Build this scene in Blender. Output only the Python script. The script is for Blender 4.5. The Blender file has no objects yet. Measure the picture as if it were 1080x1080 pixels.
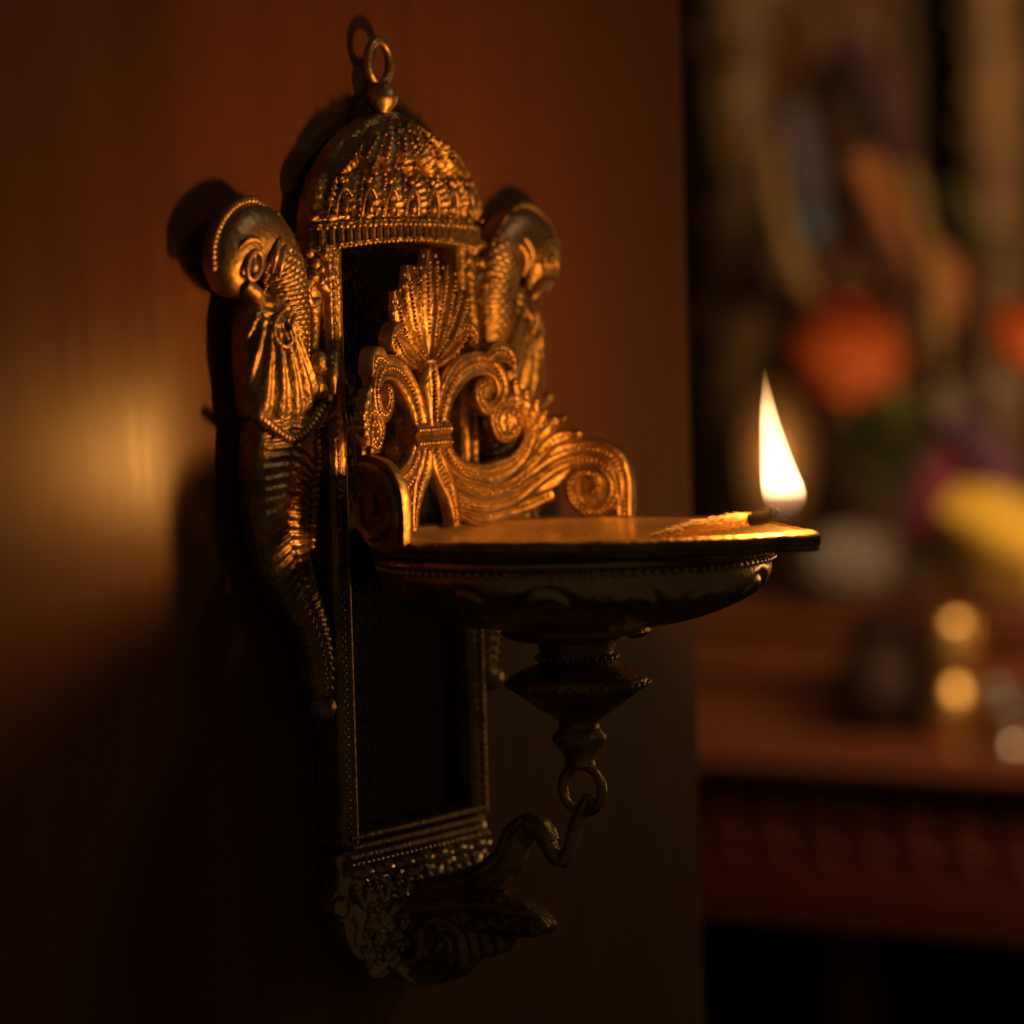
import bpy, math, random
import numpy as np
from mathutils import Vector, Matrix

# ------------------------------------------------------------------ camera, world, lights, exposure
S = 0.0003                      # one model unit = 0.3 mm; the lamp is about 0.3 m tall
scn = bpy.context.scene
col = scn.collection
R = math.radians

def V3(p):                      # (x along the wall, n out from the wall, z up) in model units -> world metres
    return Vector((p[0] * S, -p[1] * S, p[2] * S))

cam_data = bpy.data.cameras.new('camera')
cam = bpy.data.objects.new('camera', cam_data)
col.objects.link(cam)
scn.camera = cam
cam_data.sensor_width = 36
cam_data.lens = 120
cam_data.clip_start = 0.02
cam_data.clip_end = 60
_a, _p, _r = R(55), R(3.3), R(1.6)
F0 = Vector((math.sin(_a), math.cos(_a), 0)); R0 = Vector((math.cos(_a), -math.sin(_a), 0)); U0 = Vector((0, 0, 1))
Fv = F0 * math.cos(_p) - U0 * math.sin(_p); Uv = U0 * math.cos(_p) + F0 * math.sin(_p)
Rv = R0 * math.cos(_r) - Uv * math.sin(_r); Uw = Uv * math.cos(_r) + R0 * math.sin(_r)
cam.matrix_world = Matrix(((Rv.x, Uw.x, -Fv.x, -2882.5 * S), (Rv.y, Uw.y, -Fv.y, -2188.2 * S), (Rv.z, Uw.z, -Fv.z, 219.2 * S), (0, 0, 0, 1)))
cam_data.dof.use_dof = True
cam_data.dof.focus_distance = 3480 * S
cam_data.dof.aperture_fstop = 5.2
cam_data.dof.aperture_blades = 9

w = bpy.data.worlds.new('World'); scn.world = w; w.use_nodes = True
bgn = w.node_tree.nodes['Background']
bgn.inputs[0].default_value = (1.0, 0.72, 0.42, 1); bgn.inputs[1].default_value = 0.020

def area_light(name, loc, target, size, power, color):
    d = bpy.data.lights.new(name, 'AREA'); d.shape = 'DISK'; d.size = size; d.energy = power; d.color = color
    o = bpy.data.objects.new(name, d); col.objects.link(o)
    o.location = V3(loc)
    o.rotation_euler = (V3(target) - V3(loc)).to_track_quat('-Z', 'Y').to_euler()
    return o

area_light('room_light', (1900, 3600, 3300), (0, 60, 150), 0.22, 1.0, (1.0, 0.84, 0.62))      # dim lamp high in the room
area_light('side_light', (5600, 850, -350), (0, 60, -330), 0.16, 1.1, (1.0, 0.56, 0.20))           # second lamp on the far side of the room
area_light('altar_light', (3000, 200, 1000), (4900, -2300, 0), 0.4, 6.5, (1.0, 0.62, 0.30))  # lamp over the altar

scn.view_settings.view_transform = 'Standard'
scn.view_settings.look = 'None'
scn.view_settings.gamma = 1
scn.view_settings.exposure = 0
scn.view_settings.use_curve_mapping = False
scn.cycles.use_denoising = True
scn.cycles.max_bounces = 8
scn.cycles.sample_clamp_indirect = 4

# ------------------------------------------------------------------ materials
def mat(name):
    m = bpy.data.materials.new(name); m.use_nodes = True
    nt = m.node_tree; b = nt.nodes['Principled BSDF']
    return m, nt, b

def node(nt, typ, **kw):
    n = nt.nodes.new(typ)
    for k, v in kw.items():
        if k in n.inputs: n.inputs[k].default_value = v
        else: setattr(n, k, v)
    return n

def ramp(nt, src, stops):
    r = nt.nodes.new('ShaderNodeValToRGB')
    while len(r.color_ramp.elements) < len(stops): r.color_ramp.elements.new(0.5)
    for e, (p, c) in zip(r.color_ramp.elements, stops): e.position = p; e.color = (*c, 1)
    nt.links.new(src, r.inputs[0]); return r.outputs[0]

def metal(name, c1, c2, rough, bump, grain=900, metallic=1.0, big=45):
    m, nt, b = mat(name)
    tc = nt.nodes.new('ShaderNodeTexCoord').outputs['Object']
    n1 = node(nt, 'ShaderNodeTexNoise', Scale=big, Detail=6.0, Roughness=0.65)
    n2 = node(nt, 'ShaderNodeTexNoise', Scale=grain, Detail=3.0, Roughness=0.6)
    n3 = node(nt, 'ShaderNodeTexVoronoi', Scale=grain * 0.55)
    for n in (n1, n2, n3): nt.links.new(tc, n.inputs['Vector'])
    nt.links.new(ramp(nt, n1.outputs['Fac'], [(0.3, c1), (0.7, c2)]), b.inputs['Base Color'])
    mr = node(nt, 'ShaderNodeMapRange'); mr.inputs[3].default_value = rough - 0.1; mr.inputs[4].default_value = rough + 0.12
    nt.links.new(n2.outputs['Fac'], mr.inputs[0]); nt.links.new(mr.outputs[0], b.inputs['Roughness'])
    b.inputs['Metallic'].default_value = metallic
    mx = node(nt, 'ShaderNodeMath', operation='ADD')
    nt.links.new(n2.outputs['Fac'], mx.inputs[0]); nt.links.new(n3.outputs['Distance'], mx.inputs[1])
    bp = node(nt, 'ShaderNodeBump'); bp.inputs['Strength'].default_value = bump; bp.inputs['Distance'].default_value = 0.0006
    nt.links.new(mx.outputs[0], bp.inputs['Height']); nt.links.new(bp.outputs[0], b.inputs['Normal'])
    return m

def plain(name, c1, c2, rough=0.6, scale=20, bump=0.0, stretch=(1, 1, 1), coat=0.0, sheen=0.0):
    m, nt, b = mat(name)
    tc = nt.nodes.new('ShaderNodeTexCoord').outputs['Object']
    mp = node(nt, 'ShaderNodeMapping'); mp.inputs['Scale'].default_value = stretch
    nt.links.new(tc, mp.inputs['Vector'])
    n1 = node(nt, 'ShaderNodeTexNoise', Scale=scale, Detail=6.0, Roughness=0.6)
    nt.links.new(mp.outputs[0], n1.inputs['Vector'])
    nt.links.new(ramp(nt, n1.outputs['Fac'], [(0.3, c1), (0.7, c2)]), b.inputs['Base Color'])
    b.inputs['Roughness'].default_value = rough
    b.inputs['Coat Weight'].default_value = coat
    b.inputs['Sheen Weight'].default_value = sheen
    if bump:
        bp = node(nt, 'ShaderNodeBump'); bp.inputs['Strength'].default_value = bump; bp.inputs['Distance'].default_value = 0.001
        nt.links.new(n1.outputs['Fac'], bp.inputs['Height']); nt.links.new(bp.outputs[0], b.inputs['Normal'])
    return m

BRASS = metal('aged_brass', (0.20, 0.115, 0.042), (0.58, 0.38, 0.155), 0.42, 0.40, 900, 1.0, 90)
SMOOTH = metal('polished_brass', (0.36, 0.22, 0.09), (0.60, 0.40, 0.18), 0.42, 0.25)
POLISHED = metal('rubbed_brass', (0.45, 0.29, 0.12), (0.72, 0.50, 0.22), 0.27, 0.2)
DISH = metal('worn_dish_brass', (0.46, 0.28, 0.11), (0.95, 0.70, 0.35), 0.30, 0.05, 500, 0.75, 22)
MIRROR, _nt, _b = mat('old_mirror')
_n = node(_nt, 'ShaderNodeTexNoise', Scale=60.0, Detail=4.0)
_nt.links.new(ramp(_nt, _n.outputs['Fac'], [(0.35, (0.06, 0.045, 0.035)), (0.7, (0.12, 0.095, 0.075))]), _b.inputs['Base Color'])
_b.inputs['Metallic'].default_value = 1
_m = node(_nt, 'ShaderNodeMapRange'); _m.inputs[1].default_value = 0.4; _m.inputs[2].default_value = 0.7; _m.inputs[3].default_value = 0.06; _m.inputs[4].default_value = 0.4
_nt.links.new(_n.outputs['Fac'], _m.inputs[0]); _nt.links.new(_m.outputs[0], _b.inputs['Roughness'])

def wood(name, c1, c2, rough, axis_scale, coat=0.0):
    m, nt, b = mat(name)
    tc = nt.nodes.new('ShaderNodeTexCoord').outputs['Object']
    mp = node(nt, 'ShaderNodeMapping'); mp.inputs['Scale'].default_value = axis_scale
    nt.links.new(tc, mp.inputs['Vector'])
    n1 = node(nt, 'ShaderNodeTexNoise', Scale=1.0, Detail=8.0, Roughness=0.62, Distortion=0.4)
    n2 = node(nt, 'ShaderNodeTexNoise', Scale=6.0, Detail=5.0, Roughness=0.7)
    for n in (n1, n2): nt.links.new(mp.outputs[0], n.inputs['Vector'])
    mx = node(nt, 'ShaderNodeMath', operation='MULTIPLY_ADD'); mx.inputs[1].default_value = 0.35
    nt.links.new(n2.outputs['Fac'], mx.inputs[0]); nt.links.new(n1.outputs['Fac'], mx.inputs[2])
    nt.links.new(ramp(nt, mx.outputs[0], [(0.45, c1), (0.95, c2)]), b.inputs['Base Color'])
    mr = node(nt, 'ShaderNodeMapRange'); mr.inputs[3].default_value = rough - 0.05; mr.inputs[4].default_value = rough + 0.08
    nt.links.new(n2.outputs['Fac'], mr.inputs[0]); nt.links.new(mr.outputs[0], b.inputs['Roughness'])
    b.inputs['Specular IOR Level'].default_value = 0.30; b.inputs['Coat Weight'].default_value = coat; b.inputs['Coat Roughness'].default_value = rough
    bp = node(nt, 'ShaderNodeBump'); bp.inputs['Strength'].default_value = 0.03; bp.inputs['Distance'].default_value = 0.0003
    nt.links.new(mx.outputs[0], bp.inputs['Height']); nt.links.new(bp.outputs[0], b.inputs['Normal'])
    return m

WALLWOOD = wood('varnished_teak', (0.128, 0.049, 0.0175), (0.175, 0.068, 0.0245), 0.29, (30, 30, 2.2), 0.0)
ALTARWOOD = wood('altar_wood', (0.16, 0.05, 0.02), (0.26, 0.09, 0.035), 0.35, (3, 3, 25), 0.3)

# ------------------------------------------------------------------ mesh helpers
def catmull(pts, n, closed=False):
    P = np.asarray(pts, float); k = len(P)
    if closed: idx = lambda i: P[i % k]; segs = k
    else: idx = lambda i: P[min(max(i, 0), k - 1)]; segs = k - 1
    out = []
    for i in range(segs):
        p0, p1, p2, p3 = idx(i - 1), idx(i), idx(i + 1), idx(i + 2)
        for t in np.linspace(0, 1, 12, endpoint=False):
            out.append(0.5 * ((2 * p1) + (p2 - p0) * t + (2 * p0 - 5 * p1 + 4 * p2 - p3) * t * t + (3 * p1 - p0 - 3 * p2 + p3) * t ** 3))
    out.append(P[0] if closed else P[-1]); out = np.array(out)
    L = np.r_[0, np.cumsum(np.linalg.norm(np.diff(out, axis=0), axis=1))]
    s = np.linspace(0, L[-1], n + 1 if closed else n)
    res = np.array([np.interp(s, L, out[:, j]) for j in range(P.shape[1])]).T
    return res[:-1] if closed else res

def interp(vals, n):
    vals = np.asarray(vals, float)
    return np.interp(np.linspace(0, 1, n), np.linspace(0, 1, len(vals)), vals)

class MB:
    """Collects shapes in model units (x, n, z) and links them as ONE mesh object."""
    def __init__(self): self.v = []; self.f = []
    def grid(self, P, wrap_j=False, wrap_i=False, caps=False):
        P = np.asarray(P, float); ni, nj = P.shape[:2]; o = len(self.v)
        self.v += [tuple(p) for p in P.reshape(-1, 3)]
        for i in range(ni if wrap_i else ni - 1):
            for j in range(nj if wrap_j else nj - 1):
                i2, j2 = (i + 1) % ni, (j + 1) % nj
                self.f.append((o + i * nj + j, o + i * nj + j2, o + i2 * nj + j2, o + i2 * nj + j))
        if caps:
            self.f.append(tuple(o + j for j in range(nj))[::-1]); self.f.append(tuple(o + (ni - 1) * nj + j for j in range(nj)))
        return self
    def ball(self, c, r, seg=8, rings=6):
        r = (r, r, r) if np.isscalar(r) else r
        th = np.linspace(0, np.pi, rings + 1); ph = np.linspace(0, 2 * np.pi, seg, endpoint=False)
        P = [[(c[0] + r[0] * math.sin(t) * math.cos(p), c[1] + r[1] * math.sin(t) * math.sin(p), c[2] + r[2] * math.cos(t)) for p in ph] for t in th]
        return self.grid(P, wrap_j=True)
    def tube(self, pts, rad, seg=10, n=None, flat=1.0, up=(0, 0, 1), closed=False, smooth=True):
        n = n or max(8, len(pts) * 8)
        Q = catmull(pts, n, closed) if smooth else np.asarray(pts, float)
        n = len(Q)
        rr = interp(rad, n) if not np.isscalar(rad) else np.full(n, float(rad))
        T = (np.roll(Q, -1, 0) - np.roll(Q, 1, 0)) if closed else np.gradient(Q, axis=0)
        T /= np.linalg.norm(T, axis=1)[:, None] + 1e-9
        A = np.asarray(up, float); rows = []
        for q, t, r in zip(Q, T, rr):
            A = A - t * (A @ t)
            if np.linalg.norm(A) < 1e-6: A = np.array((1, 0, 0.)) - t * t[0]
            A = A / np.linalg.norm(A); B = np.cross(t, A)
            rows.append([q + r * (A * math.cos(p) * flat + B * math.sin(p)) for p in np.linspace(0, 2 * np.pi, seg, endpoint=False)])
        return self.grid(rows, wrap_j=True, wrap_i=closed, caps=not closed)
    def lathe(self, prof, c=(0, 0), seg=48, disp=None):
        rows = []
        for k, (r, z) in enumerate(prof):
            rows.append([(c[0] + (r + (disp(k, p, r, z) if disp else 0)) * math.sin(p), c[1] + (r + (disp(k, p, r, z) if disp else 0)) * math.cos(p), z)
                         for p in np.linspace(0, 2 * np.pi, seg, endpoint=False)])
        return self.grid(rows, wrap_j=True)
    def box(self, x0, x1, n0, n1, z0, z1):
        P = [(x, n, z) for x in (x0, x1) for n in (n0, n1) for z in (z0, z1)]; o = len(self.v); self.v += P
        for q in ((0, 1, 3, 2), (4, 6, 7, 5), (0, 4, 5, 1), (2, 3, 7, 6), (0, 2, 6, 4), (1, 5, 7, 3)): self.f.append(tuple(o + k for k in q))
        return self
    def ribbon(self, pts, wid, n0, nrim, H, fmap, n=None, disp=None, vs=15, power=0.5):
        """Relief strip: centre line in 2D, straight side walls from n0 to nrim, rounded face of height H above; fmap(a, b, h) -> (x, n, z)."""
        n = n or len(pts) * 10
        Q = catmull(pts, n); W = interp(wid, n); Hh = interp(H, n) if not np.isscalar(H) else np.full(n, float(H))
        T = np.gradient(Q, axis=0); T /= np.linalg.norm(T, axis=1)[:, None] + 1e-9
        M = np.c_[-T[:, 1], T[:, 0]]
        s = np.r_[0, np.cumsum(np.linalg.norm(np.diff(Q, axis=0), axis=1))]
        v = np.sin(np.linspace(-np.pi / 2, np.pi / 2, vs)); rows = []
        for i in range(n):
            row = [fmap(*(Q[i] - M[i] * W[i] * 0.97), n0)]
            for vv in v:
                h = nrim + Hh[i] * (1 - vv * vv) ** power + (disp(s[i], vv, W[i]) if disp else 0)
                row.append(fmap(*(Q[i] + M[i] * W[i] * vv), h))
            row.append(fmap(*(Q[i] + M[i] * W[i] * 0.97), n0)); rows.append(row)
        return self.grid(rows, wrap_j=True, caps=True)
    def blob(self, outline, c, n0, nrim, H, fmap, disp=None, na=96, nr=16, both=False):
        """Relief patch inside a star-shaped outline, with side wall and rounded face."""
        O = catmull(outline, na, True); c = np.asarray(c, float); rows = []
        for t in np.cos(np.linspace(0, np.pi / 2, nr))[::-1]:
            row = []
            for q in O:
                p = c + (q - c) * t
                h = nrim + H * math.sqrt(max(0, 1 - t * t)) + (disp(p[0], p[1], t) if disp else 0)
                row.append(fmap(p[0], p[1], h))
            rows.append(row)
        if both:
            for r, t in zip(rows[:-1][::-1], np.cos(np.linspace(0, np.pi / 2, nr))[1:]):
                pass
        rows.append([fmap(*(c + (q - c) * 0.985), n0) for q in O])
        rows.append([fmap(*(c + (q - c) * 0.02), n0) for q in O])
        return self.grid(rows, wrap_j=True)
    def build(self, name, material, parent=None, smooth=True, origin=(0, 0, 0)):
        me = bpy.data.meshes.new(name)
        me.from_pydata([((x - origin[0]) * S, -(n - origin[1]) * S, (z - origin[2]) * S) for x, n, z in self.v], [], self.f)
        me.materials.append(material)
        if smooth: me.polygons.foreach_set('use_smooth', [True] * len(me.polygons))
        me.validate(); me.update()
        if smooth: me.set_sharp_from_angle(angle=R(58))
        o = bpy.data.objects.new(name, me); col.objects.link(o)
        if origin != (0, 0, 0): o.location = V3(origin)
        if parent: o.parent = parent
        return o

def tag(o, label=None, cat=None, group=None, kind=None):
    for k, v in (('label', label), ('category', cat), ('group', group), ('kind', kind)):
        if v: o[k] = v
    return o

def thing(name, loc, label, cat, group=None):
    o = bpy.data.objects.new(name, None); o.empty_display_size = 0.02; col.objects.link(o); o.location = V3(loc)
    return tag(o, label, cat, group)

flat = lambda x, z, h: (x, h, z)          # relief parallel to the wall
side = lambda n, z, h: (h, n, z)          # relief in the lamp's own middle plane
rnd = random.Random(7)

# ------------------------------------------------------------------ setting: wooden wall panel the lamp hangs on
def wall_n(x, z):                                      # bent back left of the lamp, shaped to place the flame's reflected glow
    d = max(0.0, -x - 270); k = min(1.0, d / 120.0)
    lean = 0.112 * d * d / 240.0 if d < 120 else 0.112 * (d - 60)
    zz = max(-700.0, min(700.0, z - 75))
    return -lean - 0.00012 * zz * zz * k * k * (3 - 2 * k)
b = MB()
XS = [622, 610, 400, 200, 0, -60] + [-160, -220] + list(range(-280, -470, -10)) + [-500, -560, -700, -900, -1200, -1800, -2600]
ZS = [-2600, -1300, -900] + list(range(-700, 860, 30)) + [1100, 2200]
b.grid([[(x, wall_n(x, z), z) for z in ZS] for x in XS])
b.grid([[(x, wall_n(x, z) - 60, z) for z in ZS] for x in XS])
b.grid([[(622, 0, z) for z in ZS], [(622, -60, z) for z in ZS]])
wall = b.build('wooden_wall', WALLWOOD)
tag(wall, 'varnished dark brown wooden wall panel behind the hanging brass lamp', 'wall')

# ------------------------------------------------------------------ the brass lamp
lamp = thing('oil_lamp', (0, 0, 0), 'ornate brass wall lamp with two peacocks, domed top, scrollwork and a round oil bowl', 'oil lamp')

# --- back frame: two side bars, cross bars, lower panel
b = MB()
def bar_disp(s, v, wd): return 2.2 * (1 if abs(abs(v) - 0.72) < 0.16 else 0) - 1.5 * math.exp(-(v / 0.35) ** 2)
for sx in (-1, 1):
    b.ribbon([(sx * 116, -322), (sx * 116, 0), (sx * 116, 310)], [13, 13, 13], 6, 33, 6, flat, n=40, disp=bar_disp, vs=21)
    for k in range(72): b.ball((sx * 121, 39, -308 + k * 8.2), 2.6, 6, 4)
b.ribbon([(-103, 312), (0, 312), (103, 312)], [9, 9, 9], 6, 33, 5, flat, n=20)
for z, wd, hh in ((-316, 4, 36), (-326, 4, 38), (-337, 5, 34)):
    b.ribbon([(-118, z), (0, z), (118, z)], [wd, wd, wd], 6, hh, 4, flat, n=24)
frame = b.build('frame', BRASS, lamp)

b = MB()
def panel_disp(x, z, t):
    return (3.5 * math.sin(x * 0.22) * math.sin(z * 0.21) + 2.5 * math.sin(math.hypot(x, z + 385) * 0.33) + 2.0 * math.sin(0.5 * x + 3 * math.sin(z * 0.1))) * (1 - t ** 6)
b.blob([(-128, -330), (-128, -360), (-140, -372), (-146, -386), (-136, -398), (-124, -404), (-120, -420), (-108, -440), (-90, -452), (-78, -468), (-58, -472), (-40, -466), (-20, -482), (0, -490),
        (20, -482), (40, -466), (58, -472), (78, -468), (90, -452), (108, -440), (120, -420), (124, -404), (136, -398), (146, -386), (140, -372), (128, -360), (128, -330), (60, -332), (0, -332), (-60, -332)],
       (0, -395), 6, 30, 9, flat, panel_disp, na=160, nr=26)
for k in range(7):                                    # row of lobes and beads under the opening
    x = -105 + k * 35
    b.ball((x, 41, -352), (17, 12, 8), 12, 8)
    for j in (-1, 1): b.ball((x + j * 9, 42, -372), 5, 8, 6)
    b.tube([(x - 12, 40, -364), (x, 43, -388), (x + 12, 40, -364)], [3, 4.5, 3], 6)
for k in range(30): b.ball((-120 + k * 8.3, 40, -343), 3.2, 6, 4)
for sx in (-1, 1): b.ball((sx * 134, 34, -385), (13, 10, 13), 12, 8)
for k in range(120):
    x, z = rnd.uniform(-100, 100), rnd.uniform(-455, -385)
    b.ball((x, 37, z), rnd.uniform(2.5, 5), 6, 4)
b.build('lower_panel', POLISHED, frame)

b = MB(); b.box(-108, 108, 8, 18, -318, 308)
b.build('mirror', MIRROR, lamp, smooth=False)

for sx in (-1, 1):                                     # pierced ornament joining frame, dome and peacock
    b = MB()
    b.ribbon([(sx * 122, 318), (sx * 134, 296), (sx * 142, 268), (sx * 138, 244), (sx * 142, 190), (sx * 140, 130), (sx * 134, 112)], [10, 13, 14, 8, 10, 12, 6], 6, 26, 8, flat, n=60)
    for k in range(26): b.ball((sx * rnd.uniform(114, 150), rnd.uniform(30, 40), rnd.uniform(252, 302)), rnd.uniform(4, 8), 8, 6)
    b.tube([(sx * 128, 36, 250), (sx * 146, 34, 262), (sx * 158, 32, 250), (sx * 150, 32, 236), (sx * 138, 34, 240)], [6, 7, 7, 6, 4], 8)
    for (x, z, r) in ((144, 176, 12), (133, 160, 10), (148, 150, 12), (136, 138, 10), (148, 126, 11), (130, 178, 8), (128, 140, 8)):
        b.ball((sx * x, 35, z), (r, 11, r * 1.2), 12, 8)
    b.tube([(sx * 120, 38, 186), (sx * 132, 42, 160), (sx * 128, 40, 132), (sx * 140, 36, 118)], [5, 8, 7, 4], 8)
    b.build('bracket_ornament', BRASS, frame)

# --- domed crown
def dome_half(z):
    return float(np.interp(z, [286, 300, 325, 345, 372, 396, 414, 428, 436], [143, 145, 144, 138, 122, 98, 72, 41, 14]))
b = MB(); rows = []
nz, nx = 110, 150
for i in range(nz):
    ti = i / (nz - 1); row = []
    for j in range(nx):
        v = -1 + 2 * j / (nx - 1)
        z = 300 + 136 * ti - (11 * v * v) * (1 - ti) ** 3
        hw = dome_half(z); x = v * hw
        bulge = 24 * math.sqrt(max(0, 1 - abs(v) ** 3.5)) * math.sqrt(max(0.05, 1 - ti ** 3.5))
        n = 24 + bulge
        if ti < 0.17:                                  # fluted band
            n += 3.0 * abs(math.sin(v * 34)) + (3.5 if ti < 0.03 or ti > 0.145 else 0)
        else:
            ang = math.atan2(x, (450 - z)) ; tt = (ti - 0.17) / 0.83
            n += 1.2 * math.sin(z * 0.55 + 2.2 * math.sin(x * 0.16)) * math.sin(x * 0.42)
            n += 4.0 * math.exp(-((tt - 0.30) / 0.035) ** 2) + 3.0 * math.exp(-((tt - 0.05) / 0.03) ** 2)
        row.append((x, n, z))
    rows.append(row)
rows = [[(p[0], 13, p[2]) for p in rows[0]]] + rows
P = np.array(rows)
edge_l = P[:, :1].copy(); edge_l[:, :, 1] = 13; edge_r = P[:, -1:].copy(); edge_r[:, :, 1] = 13
b.grid(np.concatenate([edge_l, P, edge_r], axis=1))
def dome_n(x, z):
    hw = dome_half(z); v = max(-0.98, min(0.98, x / hw)); ti = (z - 300) / 136
    return 24 + 24 * math.sqrt(1 - abs(v) ** 3.5) * math.sqrt(max(0.05, 1 - max(0, ti) ** 3.5))
dmap = lambda x, z, h: (x, dome_n(x, z) + h, z)
def leaf(q, z0, z1, wd, lean):                         # raised acanthus leaf lying on the dome
    pts = []
    for t in np.linspace(0, 1, 6):
        z = z0 + (z1 - z0) * t; pts.append((q * dome_half(z) * (0.84 + 0.16 * min(1, (432 - z) / 60)) + lean * math.sin(math.pi * t), z))
    b.ribbon(pts, [1.5, wd * 0.7, wd, wd, wd * 0.7, 1.5], -2, 2, [3, 6, 8, 9, 8, 4], dmap, n=40, vs=17, power=0.7,
             disp=lambda s, v, w_: 3.0 * math.exp(-(v / 0.16) ** 2) + 1.0 * math.sin(s * 0.8 - abs(v) * 3) * (0.25 < abs(v) < 0.95))
    for x, z in pts[1:]: b.ball(dmap(x, z, 12), 2.6, 6, 5)
for q in np.linspace(-0.9, 0.9, 7): leaf(q, 428 - 30 * abs(q) ** 3, 364, 14, 0)
for q in np.linspace(-0.74, 0.74, 6): leaf(q, 412, 386, 7, 0)
for q in np.linspace(-0.93, 0.93, 8): leaf(q, 374, 322, 13, 3 * math.copysign(1, q))
for q in np.linspace(-0.78, 0.78, 7):                  # arches and drops between the lower leaves
    z = 340; x = q * dome_half(z)
    b.tube([dmap(x - 11, 326, 4), dmap(x - 9, 344, 7), dmap(x, 354, 8), dmap(x + 9, 344, 7), dmap(x + 11, 326, 4)], 2.8, 8, 24)
    b.ball(dmap(x, 334, 6), (4.5, 5, 7), 8, 6); b.ball(dmap(x, 362, 6), 4.5, 8, 6)
for z0, r0, cnt in ((318, 4.0, 34), (352, 3.6, 30), (301, 3.2, 38)):
    for v in np.linspace(-0.97, 0.97, cnt):
        z = z0 - (11 * v * v if z0 < 310 else 5 * v * v); x = v * dome_half(z); b.ball((x, dome_n(x, max(z, 300)) + 4, z), r0, 7, 5)
for k in range(60):
    v = rnd.uniform(-0.95, 0.95); z = rnd.uniform(326, 420); x = v * dome_half(z) * 0.97
    b.ball((x, dome_n(x, z) + rnd.uniform(2, 6), z), rnd.uniform(2.2, 4.2), 6, 4)
for v in np.linspace(-0.95, 0.95, 25):                 # small columns of the band
    x = v * dome_half(305); b.tube([(x, dome_n(x, 306) + 5, 304 - 10 * v * v), (x, dome_n(x, 306) + 5, 316 - 5 * v * v)], 3.2, 6, 3, smooth=False)
dome = b.build('domed_crown', BRASS, lamp)

b = MB()
b.lathe([(0.1, 426), (12, 426), (13, 430), (9, 434), (10, 437), (16, 444), (18, 451), (15, 459), (9, 464), (7, 468), (0.1, 469)], (-9, 24), 24)
b.build('bead_finial', SMOOTH, lamp)
b = MB()
b.tube([(-9 + 19 * math.sin(a), 22, 488 + 22 * math.cos(a)) for a in np.linspace(0, 2 * math.pi, 17)[:-1]], 5.2, 10, 48, closed=True)
b.build('hanging_loop', SMOOTH, lamp)

# --- peacocks: body with neck (part), head, wing and tail (sub-parts)
def scale_disp(s, v, wd): return 1.7 * abs(math.sin(s * 0.6)) * abs(math.cos(v * 9 + (math.pi / 2 if int(s * 0.19099) % 2 else 0))) - 1
b = MB()
b.ribbon([(190, 190), (189, 212), (190, 235), (194, 262), (206, 288), (222, 300)], [27, 29, 30, 31, 32, 32], 15, 26, [16, 21, 23, 23, 22, 20], flat, n=200, disp=scale_disp, vs=61)
for k, (x, z) in enumerate(catmull([(166, 150), (161, 190), (160, 225), (164, 262), (178, 300), (204, 327)], 34)):
    b.ball((x + 3, 33, z), 3.4, 6, 5)
body = b.build('peacock', BRASS, lamp)
b = MB()
b.ribbon([(199, 276), (209, 291), (230, 304), (254, 303), (271, 288), (272, 270), (260, 255), (250, 246)], [30, 32, 33, 33, 33, 30, 19, 5], 14, 26, [16, 22, 23, 24, 24, 22, 15, 5], flat, n=110, vs=31)
for x, z in catmull([(214, 328), (238, 340), (264, 337), (288, 322), (304, 298), (306, 274)], 26): b.ball((x, 30, z), 4.6, 8, 6)
b.tube([(214, 44, 306), (226, 48, 298), (232, 49, 284), (230, 44, 268)], [2, 4.5, 4.5, 1.5], 8)
b.tube([(206, 44, 298), (217, 48, 290), (222, 48, 276), (220, 44, 262)], [2, 4, 4, 1.5], 8)
ex, ez = 266, 275
b.tube([(ex + 11 * math.cos(a) - 4 * math.sin(a), 50, ez + 14 * math.sin(a)) for a in np.linspace(0, 2 * math.pi, 13)[:-1]], 2.8, 8, 32, closed=True)
b.ball((ex, 49, ez), (6, 5, 8), 12, 8)
b.tube([(284, 46, 292), (276, 50, 300), (262, 51, 300), (250, 50, 292)], [1.5, 3.5, 3.5, 1.5], 8)
b.tube([(270, 40, 256), (258, 42, 248), (246, 40, 240), (236, 34, 234)], [8, 9, 6, 2.5], 10)
b.tube([(262, 34, 250), (250, 34, 240), (240, 30, 231)], [7, 6, 2], 8)
for k in range(9): b.ball((236 + 2 * (k % 3), 44 - k * 0.6, 276 - k * 3.4), 2.6, 6, 5)
b.build('head', SMOOTH, body)
b = MB()
def wing_disp(x, z, t):
    a = math.atan2(x - 232, 262 - z); d = math.hypot(x - 232, 262 - z)
    k = min(1, max(0, (d - 34) / 30))
    return k * (2.4 * math.sin(a * 36 + 0.02 * d)) + (1 - k) * 1.6 * math.sin(d * 0.6)
b.blob([(258, 232), (264, 200), (262, 160), (257, 126), (238, 112), (214, 100), (190, 106), (168, 120), (152, 140), (160, 168), (176, 200), (190, 226), (208, 244), (232, 250), (248, 246)], (214, 172), 15, 30, 25, flat, wing_disp, na=260, nr=60)
b.tube([(222, 52, 232), (236, 49, 220), (238, 50, 204), (228, 54, 194), (218, 56, 200), (221, 56, 210)], [2, 4, 4, 4, 3, 2], 8)
b.tube([(208, 54, 226), (216, 55, 216), (212, 56, 204)], [2, 3, 2], 8)
for k, (x, z) in enumerate(catmull([(262, 124), (238, 110), (212, 99), (186, 106), (160, 128)], 20)): b.ball((x, 44, z + 2), (6, 8, 7), 8, 6)
b.build('wing', BRASS, body)
b = MB()
def tail_disp(s, v, wd): return 1.0 * math.sin(s * 0.62 - abs(v) * 6.5) * (1 - v ** 6) - 4 * math.exp(-(v / 0.09) ** 2) + (2.5 if 0.80 < abs(v) < 0.97 else 0)
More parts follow.
